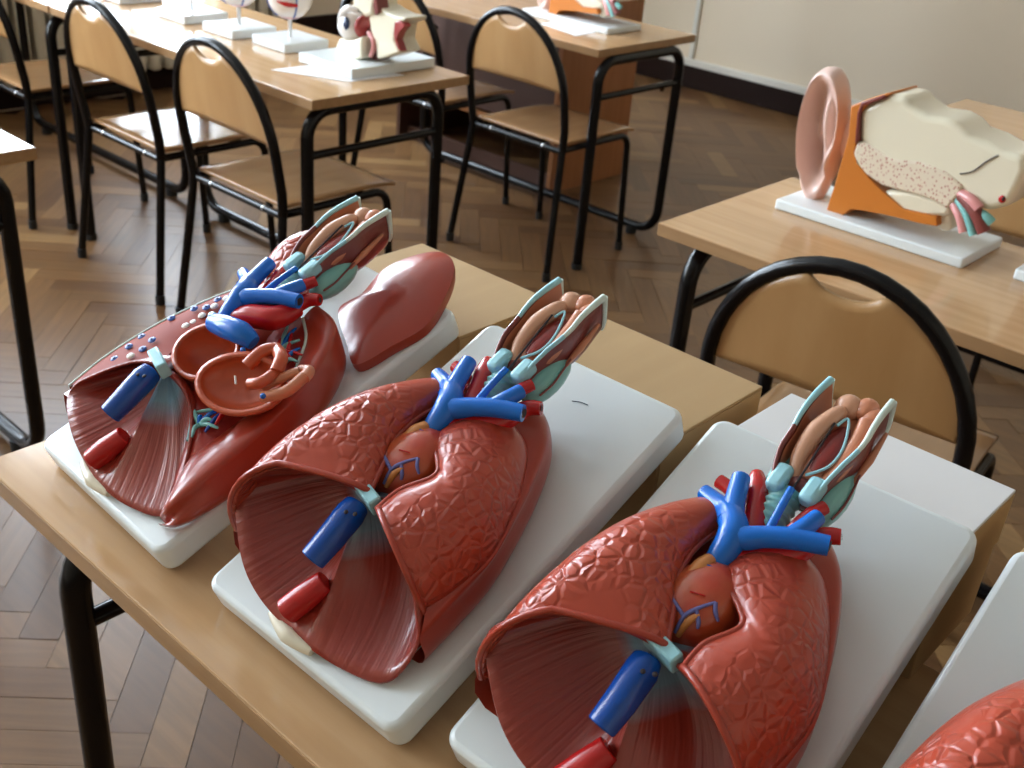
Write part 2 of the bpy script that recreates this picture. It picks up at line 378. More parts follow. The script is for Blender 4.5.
# ================================================================ DESKS
DESK_H, TOP_T = 0.76, 0.026
def desk(x_r, y0, depth, length, label, side, inset=.05):
    """side: which end of the desk the x_r coordinate gives: -1 the left end, +1 the right end."""
    xa, xb = (x_r, x_r + length) if side < 0 else (x_r - length, x_r)
    root = tag(empty('school_desk', ((xa + xb) / 2, y0 + depth / 2, 0)), label, 'desk', 'school desks in rows')
    hx, hy = length / 2, depth / 2
    t = MB().box((-hx, -hy, DESK_H - TOP_T), (hx, hy, DESK_H)).build('tabletop', WOOD, root, smooth=False, bevel=.002)
    e = .0008
    for lo, hi in (((-hx, -hy - e, DESK_H - TOP_T + .002), (hx, -hy + .001, DESK_H - .002)), ((-hx, hy - .001, DESK_H - TOP_T + .002), (hx, hy + e, DESK_H - .002)),
                   ((-hx - e, -hy, DESK_H - TOP_T + .002), (-hx + .001, hy, DESK_H - .002)), ((hx - .001, -hy, DESK_H - TOP_T + .002), (hx + e, hy, DESK_H - .002))):
        MB().box(lo, hi).build('edge_band', WOOD_EDGE, t, smooth=False)
    R = .0172; zt = DESK_H - TOP_T - R - .001; ly0, ly1 = -hy + .026, hy - .06; bend = .07
    for s in (-1, 1):
        lx = s * (hx - inset)
        near = [(lx, ly0, .012), (lx, ly0, zt - bend)] + [(lx, ly0 + bend * (1 - math.cos(a)), zt - bend + bend * math.sin(a)) for a in np.linspace(.2, math.pi / 2, 6)] + [(lx, 0, zt)]
        MB().tube(near, R).build('leg', BLACK, root)
        MB().tube([(lx, ly0, 0), (lx, ly0, .02)], R + .002).build('foot', RUBBER, root)
        far = [(lx, 0, zt), (lx, ly1 - bend, zt)] + [(lx, ly1 - bend + bend * math.sin(a), zt - bend + bend * math.cos(a)) for a in np.linspace(.2, math.pi / 2, 6)] + [(lx, ly1, .12)]
        far += [(lx - s * .085 * (1 - math.cos(a)), ly1, .12 - .085 * math.sin(a)) for a in np.linspace(.2, math.pi / 2, 6)] + [(lx - s * .14, ly1, .035)]
        MB().tube(far, R).build('leg', BLACK, root)
        MB().tube([(lx, ly0, .60), (lx, ly1, .60)], .011).build('crossbar', BLACK, root)
        MB().tube([(lx - s * .11, ly1, 0), (lx - s * .11, ly1, .03)], R + .004).build('foot', RUBBER, root)
        MB().tube([(lx, ly1 - .12, .60), (lx - s * .04, ly1 - .02, .58), (lx - s * .06, ly1, .56)], .008).build('hook', BLACK, root)
    MB().tube([(-hx + inset + .14, ly1, .035), (hx - inset - .14, ly1, .035)], R).build('floor_bar', BLACK, root)
    MB().tube([(-hx + inset, 0, zt), (hx - inset, 0, zt)], .012).build('rail', BLACK, root)
    return root
desk(-1.10, .398, .50, 1.32, 'beech school desk in front carrying the row of lung models on white plates', -1, .135)
desk(-1.113, 1.70, .50, 1.32, 'beech school desk carrying the large ear model, behind the lung models', -1, .07)
desk(-2.135, .47, .51, 1.30, 'beech school desk cut off by the photo edge, its top glaring white', 1, .04)
desk(-2.150, 1.685, .545, 1.30, 'beech school desk carrying the eyeballs on rods and the eye socket model', 1, .055)
desk(-3.465, 1.685, .545, 1.30, 'beech school desk next to the radiator, end to end with the eyeball desk', 1, .055)
desk(-2.198, 2.865, .545, 1.30, 'beech school desk in front of the brown cabinet, a smaller-looking ear model on it', 1, .008)
dk = desk(-1.21, 2.80, .60, 1.30, 'beech desk glimpsed behind the large ear model, along the bare wall', -1, .07)

# ================================================================ CHAIRS
def make_chair():
    root = empty('school_chair')
    R = .0125; SH = .46; hw = .19; D = .385
    lean = lambda z: -(z - SH) * .17
    arch = [(-.205, 0, SH - .02)] + [(-.212, lean(z), z) for z in (.50, .54, .58)]
    arch += [(-.212 * math.cos(a), lean(.605 + .245 * math.sin(a)), .605 + .245 * math.sin(a)) for a in np.linspace(0, math.pi, 22)]
    arch += [(.212, lean(z), z) for z in (.58, .54, .50)] + [(.205, 0, SH - .02)]
    MB().tube(arch, R + .001, seg=14).build('back_frame', BLACK, root)
    for s in (-1, 1):
        MB().tube([(s * .205, 0, SH - .01), (s * .207, -.004, .40), (s * .215, -.02, .28), (s * .235, -.055, .014)], R).build('leg', BLACK, root)
        MB().tube([(s * .2347, -.0545, .0), (s * .2347, -.0545, .03)], R + .002).build('rubber_foot', RUBBER, root)
        fr = [(s * .195, .0, SH - .025), (s * .193, D - .06, SH - .025)] + [(s * .193, D - .06 + .05 * math.sin(a), SH - .025 - .05 * (1 - math.cos(a))) for a in np.linspace(.25, math.pi / 2, 5)] + [(s * .197, D + .012, .014)]
        MB().tube(fr, R - .001).build('leg', BLACK, root)
        MB().tube([(s * .197, D + .012, 0), (s * .197, D + .012, .03)], R + .0015).build('rubber_foot', RUBBER, root)
    MB().tube([(-.2, .005, SH - .028), (.2, .005, SH - .028)], R - .002).build('crossbar', BLACK, root)
    MB().tube([(-.192, D - .09, SH - .028), (.192, D - .09, SH - .028)], R - .002).build('crossbar', BLACK, root)
    # seat: slightly dished plywood with rounded corners
    rows = []
    for i in range(13):
        y = .012 + (D + .012) * i / 12; row = []
        for k in range(13):
            u = -1 + 2 * k / 12; wd = .196 - .006 * i / 12
            z = SH - .012 - .006 * (1 - u * u) * math.sin(math.pi * min(1, i / 12)) - (.010 * max(0, (i - 9) / 3) ** 2)
            row.append((wd * u, y, z + .012))
        rows.append(row)
    m_ = MB(); m_.grid(rows); m_.build('seat', PLY_SEAT, root, solid=.011, bevel=.003)
    for s in (-1, 1): MB().ellipsoid((s * .12, .006, SH - .028 + .002), (.009, .013, .009), 10, 6).build('screw', SCREW, root)
    # backrest: arched plywood with a smile-shaped hand opening under the tube
    n = 40; top = []; bot = []
    rows = []
    for i in range(n + 1):
        x = -.201 + .402 * i / n
        zt = .605 + .234 * math.sqrt(max(0, 1 - (x / .2025) ** 2))
        if abs(x) < .056: zt = min(zt, .846 - .012 - .029 * math.sqrt(max(0, 1 - (x / .056) ** 2)))
        zb = .628 + .006 * (1 - (x / .2) ** 2)
        row = []
        for k in range(11):
            z = zb + (zt - zb) * k / 10
            row.append((x, lean(z) - .018 * (1 - (x / .2) ** 2) * 1.0 * (1 - ((z - .6) / .24) ** 2) * 0 + .004 - .012 * (1 - (x / .2) ** 2), z))
        rows.append(row)
    m_ = MB(); m_.grid(rows); m_.build('backrest', PLY, root, solid=.009, off=0)
    return root
chair0 = make_chair()
CH = [(-2.455, 1.665, 0.0, 'plywood chair with black hoop back standing nearest the end of the eyeball desk'),
      (-3.035, 1.665, 0.0, 'plywood chair with black hoop back, second from the aisle at the eyeball desk'),
      (-3.83, 1.660, 0.0, 'plywood chair with hoop back at the desk by the radiator, cut by the photo edge'),
      (-2.432, 2.77, 0.0, 'plywood hoop chair at the desk before the brown cabinet, the one by the aisle'),
      (-3.02, 2.785, 0.0, 'plywood chair half hidden behind the eye socket model'),
      (-0.632, 1.555, 0.10, 'plywood hoop chair right behind the cartons, pushed up to the large ear model desk'),
      (-0.67, 2.70, 0.0, 'chair of which only a bit of black tube shows beyond the large ear model')]
for i, (x, y, r, lab) in enumerate(CH):
    c = chair0 if i == 0 else copy_tree(chair0)
    c.location = (x, y, 0); c.rotation_euler = (0, 0, r); c.scale = (1.035,) * 3 if i == 5 else (1, 1, 1); tag(c, lab, 'chair', 'plywood school chairs')

# ================================================================ BROWN CABINET
cab = tag(empty('cabinet', (-2.80, 3.675, 0)), 'tall brown wooden cabinet standing behind the desk near the bare wall', 'cabinet')
CW, CD, CHT = .95, .50, 1.60
MB().box((-.022, -CD / 2, 0), (0, CD / 2, CHT)).build('side_panel', CABI, cab, smooth=False, bevel=.002)
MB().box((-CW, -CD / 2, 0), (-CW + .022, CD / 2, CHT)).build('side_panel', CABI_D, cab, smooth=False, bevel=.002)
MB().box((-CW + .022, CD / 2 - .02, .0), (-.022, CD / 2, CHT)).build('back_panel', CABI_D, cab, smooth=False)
MB().box((-CW + .022, -CD / 2 + .02, CHT - .022), (-.022, CD / 2 - .02, CHT)).build('top', CABI, cab, smooth=False)
for z in (.22, ): MB().box((-CW + .022, -CD / 2 + .02, z), (-.022, CD / 2 - .02, z + .022)).build('shelf', CABI, cab, smooth=False)
for k in range(2):
    xa = -CW + .024 + k * (CW - .046) / 2
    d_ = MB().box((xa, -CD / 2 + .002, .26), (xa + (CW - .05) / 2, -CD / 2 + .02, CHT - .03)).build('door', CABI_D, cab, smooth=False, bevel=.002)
    MB().tube([(xa + (.40 if k == 0 else .05), -CD / 2 - .014, .9), (xa + (.40 if k == 0 else .05), -CD / 2 - .014, 1.0)], .006).build('handle', SCREW, d_)
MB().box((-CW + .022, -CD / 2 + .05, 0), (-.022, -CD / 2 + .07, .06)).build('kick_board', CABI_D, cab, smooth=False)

# ================================================================ LUNG MODELS
TH = 0.0336; PWD, PLN = 0.2605, 0.4087
FR = [([-1.0523, 0.4437, 0.7911], -0.0461, .3939), ([-0.7303, 0.4418, 0.7909], 0.0078, .4038), ([-0.4410, 0.4705, 0.7911], 0.0344, .3883)]
FRAMES = []
for o_, rot, tilt in FR:
    e = np.array([math.cos(rot), math.sin(rot), 0]); g = np.array([-math.sin(rot) * math.cos(tilt), math.cos(rot) * math.cos(tilt), math.sin(tilt)])
    FRAMES.append((np.array(o_), e, g, np.cross(e, g)))
o_, e, g, n_ = FRAMES[2]
FRAMES.append((o_ + e * .288 + np.array([0, .004, 0]), e, g, n_))
def Lp(i, px, py, h):
    """photo pixel -> local point of model i at height h over its plate."""
    o, e, g, n = FRAMES[i]; r = ray(px, py); t = (h - (CAMP - o) @ n) / (r @ n); P = CAMP + t * r - o
    return np.array([P @ e, P @ g, h])
A = np.array

def arc_row(o, t, m_, n=10, roll=1.0):
    out = []
    for k in range(n):
        a = math.pi / 2 * k / n; wh, wv = 1 - math.cos(a), math.sin(a)
        out.append(A([o[0] + (t[0] - o[0]) * wh, o[1] + (t[1] - o[1]) * wh, o[2] + (t[2] - o[2]) * wv]))
    for k in range(n + 1):
        ae = math.pi / 2 * roll; a = ae * k / n; wh, wv = math.sin(a) / math.sin(ae), (1 - math.cos(a)) / (1 - math.cos(ae))
        out.append(A([t[0] + (m_[0] - t[0]) * wh, t[1] + (m_[1] - t[1]) * wh, t[2] + (m_[2] - t[2]) * wv]))
    return out
def loft(rows, n=6):
    flat = [np.concatenate(r) for r in rows]
    return [list(f.reshape(-1, 3)) for f in cr(flat, n)]

R_ROWS = [((.008, .050, .030), (.060, .097, .113), (.141, .126, .096)),
          ((.010, .090, .030), (.062, .125, .121), (.128, .152, .094)),
          ((.016, .140, .030), (.066, .165, .121), (.112, .182, .090)),
          ((.026, .190, .030), (.072, .205, .112), (.105, .214, .084)),
          ((.042, .232, .030), (.082, .240, .098), (.108, .246, .077)),
          ((.062, .264, .034), (.091, .267, .083), (.112, .269, .070)),
          ((.084, .284, .050), (.094, .285, .066), (.105, .284, .060))]
_lm = [(378, 508, .097), (400, 490, .096), (433, 477, .094), (438, 462, .090), (433, 441, .085), (447, 425, .078), (478, 416, .066)]
_lo = [(424, 612, .045), (455, 592, .045), (490, 560, .045), (512, 520, .045), (525, 482, .045), (528, 450, .047), (515, 428, .054)]
_lt = [.103, .110, .113, .110, .102, .088, .070]
L_ROWS = []
for a, b, z in zip(_lm, _lo, _lt):
    m_ = Lp(1, *a); o = Lp(1, *b); t = m_ * .70 + o * .30; t[2] = m_[2] + .008; L_ROWS.append((o, t, m_))

_rim = [(237, 492, .070), (255, 474, .093), (280, 467, .105), (310, 469, .109), (340, 481, .102), (362, 493, .094), (380, 513, .091), (398, 541, .086), (410, 575, .072), (416, 610, .053),
        (417, 645, .028), (386, 682, .006), (340, 668, .006), (300, 640, .010), (265, 605, .020), (245, 570, .035), (237, 530, .052)]
RIM = [Lp(1, *p) for p in _rim]

def rounded_plate(mb, w, l, z0, z1, r=.014, n=6):
    out = []
    for cx, cy, a0 in ((w - r, r, -90), (w - r, l - r, 0), (r, l - r, 90), (r, r, 180)):
        for k in range(n + 1):
            a = math.radians(a0 + 90 * k / n); out.append((cx + r * math.cos(a), cy + r * math.sin(a), z0))
    return mb.prism(out, (0, 0, z1 - z0))

def model_root(i, label):
    o, e, g, n = FRAMES[i]
    root = bpy.data.objects.new('lung_model', None); COL.objects.link(root); root.empty_display_size = .05
    mm = Matrix.Identity(4)
    for r in range(3): mm[r][0], mm[r][1], mm[r][2], mm[r][3] = e[r], g[r], n[r], o[r]
    root.matrix_world = mm
    tag(root, label, 'anatomical model', 'lung models on the front desk')
    return root

def add_plate(root):
    p = rounded_plate(MB(), PWD, PLN, -TH, 0).build('base_plate', PLATE, root, bevel=.006, segs=3)
    return p

def back_half(root, rows, name='lung_back'):
    """the side wall of the lung below the seam, down to the plate."""
    out = []
    ccx = .13
    for o, t, m_ in rows:
        o = A(o); s = -1 if o[0] < ccx else 1
        seq = [o + A([-s * .012, 0, .010]), o + A([s * .002, 0, .006]), o + A([s * .005, -.003, -.004]), A([o[0] + s * .004, o[1] - .008, o[2] * .45]), A([o[0] - s * .006, o[1] - .010, .002]), A([o[0] - s * .03, o[1] - .010, .001])]
        out.append(seq)
    if A(rows[0][0])[0] > ccx:
        sil = [(420, 642), (455, 606), (490, 566), (520, 515), (540, 472), (549, 440), (544, 414), (524, 402)]
        seam = list(_lo) + [(512, 408, .060)]; out = []
        for (px, py), sm in zip(sil, seam):
            a = Lp(1, *sm); b_ = Lp(1, px, py, .034)
            out.append([a + A([-.012, 0, .006]), a + A([.001, 0, .002]), a * .35 + b_ * .65 + A([.002, 0, .004]), b_, A([b_[0] + .001, b_[1] - .002, .015]), A([b_[0] - .008, b_[1] - .006, .001]), A([b_[0] - .04, b_[1] - .008, .001])])
        out = [cr(r, 3) for r in out]
    b = MB(); b.grid(loft(out, 6)); return b.build(name, LUNG_S, root)

def diaphragm(root, rim=None, C=A([.126, .128, .079]), right=1.0):
    O = cr(rim or RIM, 8, True); n = len(O); rings = 22; rows = []
    for i in range(rings + 1):
        r = i / rings; row = []
        for k, q in enumerate(O):
            p = C + (q - C) * r
            side = (q[0] - .140 - (.10 - q[1]) * .10)
            amp = .046 * min(1, abs(side) / .055) ** 1.2
            if q[2] > .085: amp *= .55
            if side > 0: amp *= right
            w_ = (r ** .8) * (1 - r ** 2.2) * 2.2
            row.append(p + A([0, .93, -.36]) * amp * w_)
        rows.append(row)
    b = MB(); b.grid(rows, close_u=True, uv=True)
    d = b.build('diaphragm', DIA, root, solid=.003, off=0)
    # tendon band, vertebra end, vessels through the diaphragm
    return d

def hollow_tube(name, path, r, mt, root, seg=20, hole=.55):
    t = MB().tube(path, r, seg).build(name, mt, root, bevel=.0012)
    P = [A(p, ) for p in path]; d = P[0] - P[1]; d = d / np.linalg.norm(d); rr = r[0] if hasattr(r, '__len__') else r
    MB().disc(P[0] + d * .0006, d, rr * hole).build('lumen', DARK, t, smooth=False)
    return t

def low_vessels(root):
    hollow_tube('inferior_vena_cava', [Lp(1, 312, 560, .068), Lp(1, 330, 539, .075), Lp(1, 350, 514, .082), Lp(1, 357, 505, .082)], (.0118, .0128, .0135, .0115), BLUE_D, root)
    hollow_tube('aorta_stump', [Lp(1, 287, 611, .022), Lp(1, 305, 597, .031), Lp(1, 326, 581, .038)], (.0125, .0125, .0105), RED, root)
    for px, py in ((346, 512), (355, 514)):
        MB().ellipsoid(Lp(1, px, py, .0955), (.0022, .0022, .0012), 8, 5).build('vein_opening', DARK, root)
    a, b = Lp(1, 272, 612, .012), Lp(1, 312, 652, .006)
    MB().tube(cr([a, (a + b) / 2 + A([0, -.004, 0]), b], 6), (.004, .008, .004), 12).build('vertebra', CREAM, root)
    c = Lp(1, 367, 493, .094)
    M_ = Matrix.Rotation(-.25, 3, 'Z')
    bx = MB().box((-.017, -.006, -.012), (.017, .006, .006)); bx.v = [tuple(A(M_ @ Vector(v)) + c) for v in bx.v]
    bx.build('tendon_block', PALE, root, bevel=.002)

def upper_vessels(root):
    z = lambda px, py, h: Lp(2, px, py, h)
    v = MB()
    v.tube(cr([z(706, 580, .070), z(717, 562, .080), z(733, 535, .090), z(731, 517, .088), z(722, 507, .084), z(704, 492, .080)], 6), (.0085, .0105, .0125, .0115, .0085, .0068), 16)
    v.tube(cr([z(731, 522, .089), z(734, 504, .087), z(741, 478, .084)], 6), (.0115, .0088, .0080), 16)
    v.tube(cr([z(732, 533, .089), z(745, 538, .091), z(765, 537, .092), z(795, 539, .092), z(829, 546, .090)], 6), (.0115, .0100, .0088, .0088, .0080), 16)
    v.tube(cr([z(790, 538, .092), z(803, 529, .092), z(818, 517, .089)], 6), (.0085, .0078, .0068), 16)
    v.tube(cr([z(768, 532, .092), z(778, 513, .092), z(791, 489, .088)], 6), (.0040, .0034, .0032), 10)
    sv = v.build('vena_cava', BLUE, root)
    for a, b, r in (((829, 546, .090), (820, 543, .090), .0045), ((704, 492, .080), (712, 498, .080), .003)):
        p, q = z(*a), z(*b); d = (p - q) / np.linalg.norm(p - q); MB().disc(p + d * .0007, d, r).build('lumen', DARK, sv, smooth=False)
    MB().tube([z(708, 577, .082), z(711, 571, .083)], .0115, 16).build('clip', BLUE_D, sv)
    r_ = MB()
    r_.tube(cr([z(757, 474, .068), z(757, 490, .070), z(754, 525, .072), z(748, 550, .070)], 6), (.0058, .0095, .0105, .0105), 14)
    r_.tube(cr([z(719, 481, .070), z(733, 492, .070), z(748, 515, .068)], 5), .0062, 12)
    r_.tube(cr([z(825, 507, .080), z(806, 519, .080), z(783, 545, .076)], 5), (.0058, .0066, .008), 12)
    r_.tube(cr([z(841, 537, .074), z(822, 537, .074), z(795, 552, .074), z(760, 558, .074), z(728, 566, .072), z(705, 590, .066)], 6), (.0065, .0075, .0105, .0120, .0120, .0120), 14)
    rr = r_.build('aortic_arch', RED, root)
    p, q = z(841, 537, .074), z(832, 537, .074); d = (p - q) / np.linalg.norm(p - q); MB().disc(p + d * .0007, d, .003).build('lumen', DARK, rr, smooth=False)

def larynx(root):
    """open trough of cartilage on the ringed windpipe, made around local axis +y."""
    base = A([.140, .311, .071]); tilt = .05; roll = .04
    tr = MB(); path = [A([.133, .252 + .058 * k / 40, .060 + .012 * k / 40]) for k in range(41)]
    tr.tube(path, [.0135 + .0010 * math.cos(k * 1.25) for k in range(41)], 18).build('windpipe', TEAL, root)
    def X(x, s, z):
        x, z = x * math.cos(roll) - z * math.sin(roll), x * math.sin(roll) + z * math.cos(roll)
        return base + A([x, s * math.cos(tilt) - z * math.sin(tilt), z * math.cos(tilt) + s * math.sin(tilt)])
    LEN = .094
    def shell(dr, s0=0.0, s1=1.0, trim=0.0):
        rows = []
        for i in range(19):
            s = s0 + (s1 - s0) * i / 18
            rx = np.interp(s, [0, .25, .6, 1], [.0200, .0260, .0300, .0285]) - dr
            rz = np.interp(s, [0, .25, .6, 1], [.0190, .0270, .0310, .0300]) - dr
            wing = np.interp(s, [0, .3, .7, 1], [.016, .022, .024, .018])
            row = []; n = 28
            for k in range(n + 1):
                u = -1 + 2 * k / n; ph = u * math.pi / 2 * 1.06
                x = rx * math.sin(ph); z = -rz * math.cos(ph)
                if abs(u) > .75: z += (abs(u) - .75) / .25 * (wing - trim)
                tip = .016 * max(0, (abs(u) - .45) / .55) ** 1.2 * max(0, (s - .55) / .45) - .010 * max(0, 1 - abs(u) / .45) * s
                x += .0012 * math.sin(9 * s + 3 * u)
                row.append(X(x, s * LEN + tip, z))
            rows.append(row)
        return rows
    so = shell(0.0)
    b = MB(); b.grid(so); outer = b.build('larynx', MAROON, root, solid=.0012)
    b = MB(); b.grid(shell(.0030, .03, .99, .0015)); b.build('inner_wall', PEACH, outer)
    for idx in (0, -1):
        E_ = [r[idx] for r in so]
        MB().tube(E_[:10], (.0020, .0024), 8).build('wing_edge', PALE if idx else MAROON, outer)
        MB().tube(E_[9:], (.0022, .0030, .0036), 8).build('cartilage_edge', PALE_E if idx else PALE, outer)
    MB().tube([so[-1][k] for k in range(0, 5)], (.0036, .0022), 8).build('cartilage_edge', PALE_E, outer)
    MB().tube([so[-1][k] for k in range(23, 29)], (.0020, .0036), 8).build('cartilage_edge', PALE_E, outer)
    # flesh filling the trough, folds and the slit
    fl = MB().ellipsoid(X(.000, .052, -.003), (.0260, .052, .019), 24, 14).build('flesh', PEACH, outer)
    MB().ellipsoid(X(0, .006, -.002), (.0185, .010, .017), 16, 10).build('cricoid', MAROON, outer)
    MB().tube(cr([X(-.004, .004, .008), X(-.012, .026, .014), X(-.012, .054, .019), X(-.006, .078, .019), X(-.006, .088, .014)], 6), (.003, .0072, .0086, .0076, .004), 12).build('fold', PEACH_L, outer)
    MB().tube(cr([X(.010, .004, .006), X(.019, .026, .010), X(.022, .056, .014), X(.018, .084, .016)], 6), (.003, .0066, .0078, .007), 12).build('fold', PEACH, outer)
    MB().ellipsoid(X(.0055, .046, .0145), (.0105, .0290, .0045), 16, 10).build('glottis', mat('glottis_red', (0.24, 0.020, 0.015), .35, coat=.3), outer)
    MB().tube(cr([X(.002, .012, .016), X(.0145, .028, .0175), X(.0155, .050, .0195), X(.006, .076, .0215), X(.001, .066, .0215)], 6), .0013, 8).build('glottis_edge', PALE, outer)
    MB().tube(cr([X(-.001, -.010, .013), X(.000, .016, .0180), X(-.001, .066, .0235)], 5), .0010, 8).build('slit', DARK, outer)
    for x_, s_, r_ in ((-.004, .095, .0125), (.010, .099, .0105), (.019, .092, .0085)):
        MB().ellipsoid(X(x_, s_, .012), (r_, .012, r_ * .9), 16, 8).build('arytenoid', PEACH_L if x_ < 0 else PEACH, outer)
    for sx in (-1, 1):
        bx = MB().box((-.0075, -.012, -.007), (.0075, .014, .007))
        bx.v = [tuple(X(sx * .0150 + v[0], .000 + v[1], .014 + v[2])) for v in bx.v]; bx.build('cricoid_block', PALE, outer, bevel=.0045, segs=3)
    for sx in (-1, 1):
        g_ = MB().ellipsoid(X(sx * .0215, .018, -.010), (.0140, .034, .0165), 16, 10).build('thyroid_gland', TEAL, outer)
        if sx > 0:
            MB().tube(cr([X(.0335, -.004, -.004), X(.0355, .012, -.004), X(.0345, .030, -.002), X(.032, .046, -.002)], 6), .0011, 6).build('vein', MAROON, g_)
    MB().tube(cr([X(.0300, .034, -.006), X(.0325, .060, .000), X(.0325, .090, .004)], 6), (.0015, .0036, .0015), 8).build('muscle', PEACH, outer)

def heart_closed(root):
    c = Lp(1, 408, 461, .077)
    M_ = np.array(Matrix.Rotation(-.35, 3, 'Z'))
    h = MB().ellipsoid(c + A([0, 0, -.006]), (.034, .042, .027), 24, 14, M_, lambda d: 1 + .06 * math.sin(3 * d[1] + 2 * d[0])).build('heart', HEART, root)
    def S(px, py, up=.0): # point on the heart's skin for a photo pixel
        best = None
        for zz in np.linspace(.115, .060, 200):
            p = Lp(1, px, py, zz); q = np.linalg.inv(M_) @ (p - c - A([0, 0, -.006])); k = np.sqrt(((q / (A([.034, .042, .027]) * (1 + .06 * math.sin(3 * q[1] / .042 + 2 * q[0] / .034)))) ** 2).sum())
            if best is None or abs(k - 1.02) < best[0]: best = (abs(k - 1.02), p)
        return best[1]
    VB = mat('vein_violet', (0.14, 0.15, 0.42), .35)
    for pts in ([(384, 484), (391, 470), (402, 463), (418, 458)], [(391, 470), (386, 460), (384, 455)], [(401, 464), (402, 474), (401, 480)], [(418, 458), (417, 466), (419, 474)]):
        MB().tube(cr([S(*p) for p in pts], 5), (.0016, .0018, .0011), 8).build('vein', VB, h)
    MB().tube(cr([S(386, 487), S(394, 474), S(403, 468)], 5), (.002, .0032, .0012), 8).build('fat_streak', FAT, h)
    MB().tube(cr([S(389, 452), S(400, 450), S(410, 453)], 5), .0007, 6).build('artery', RED, h)
    MB().tube(cr([Lp(1, 405, 440, .088), Lp(1, 416, 432, .089), Lp(1, 426, 427, .086)], 5), (.005, .0072, .006), 12).build('auricle', FAT, h)
    MB().ellipsoid(Lp(1, 424, 436, .082), (.008, .008, .007), 12, 8).build('pulmonary_trunk', BLUE, h)
    return h

def lung_shell(root, rows, name, roll=1.0):
    g_ = loft([arc_row(*r, roll=roll) for r in rows], 7)
    # oblique fissure pressed in as a shallow groove
    for i, row in enumerate(g_):
        for k, p in enumerate(row):
            d = abs(i - (14 + (k - 10) * .45))
            if d < 1.2 and name == 'lung_lobe': row[k] = p - A([0, 0, .0012 * (1.2 - d)])
    b = MB(); b.grid(g_); o = b.build(name, LUNG, root, solid=.0045)
    MB().tube(g_[0], .0030, 8).build('rim', LUNG_S, o)
    MB().tube([r[-1] for r in g_], .0026, 8).build('rim', LUNG_S, o)
    return o

def closed_model(i, label):
    root = model_root(i, label)
    add_plate(root)
    back_half(root, R_ROWS); back_half(root, L_ROWS)
    diaphragm(root); low_vessels(root); heart_closed(root)
    lung_shell(root, R_ROWS, 'lung_lobe'); lung_shell(root, L_ROWS, 'lung_lobe', .45)
    upper_vessels(root); larynx(root)
    return root
m2 = closed_model(1, 'closed lung model next to the opened one, a pen mark on its white plate')
m3 = copy_tree(m2); m3.matrix_world = Matrix.Identity(4)
def place(root, i):
    o, e, g, n = FRAMES[i]; mm = Matrix.Identity(4)
    for r in range(3): mm[r][0], mm[r][1], mm[r][2], mm[r][3] = e[r], g[r], n[r], o[r]
    root.matrix_world = mm
place(m3, 2); tag(m3, 'closed lung model in front of the white-topped carton and the hoop chair', 'anatomical model', 'lung models on the front desk')
m4 = copy_tree(m2); place(m4, 3); tag(m4, 'lung model cut off by the bottom corner of the photo, only one lobe showing', 'anatomical model', 'lung models on the front desk')

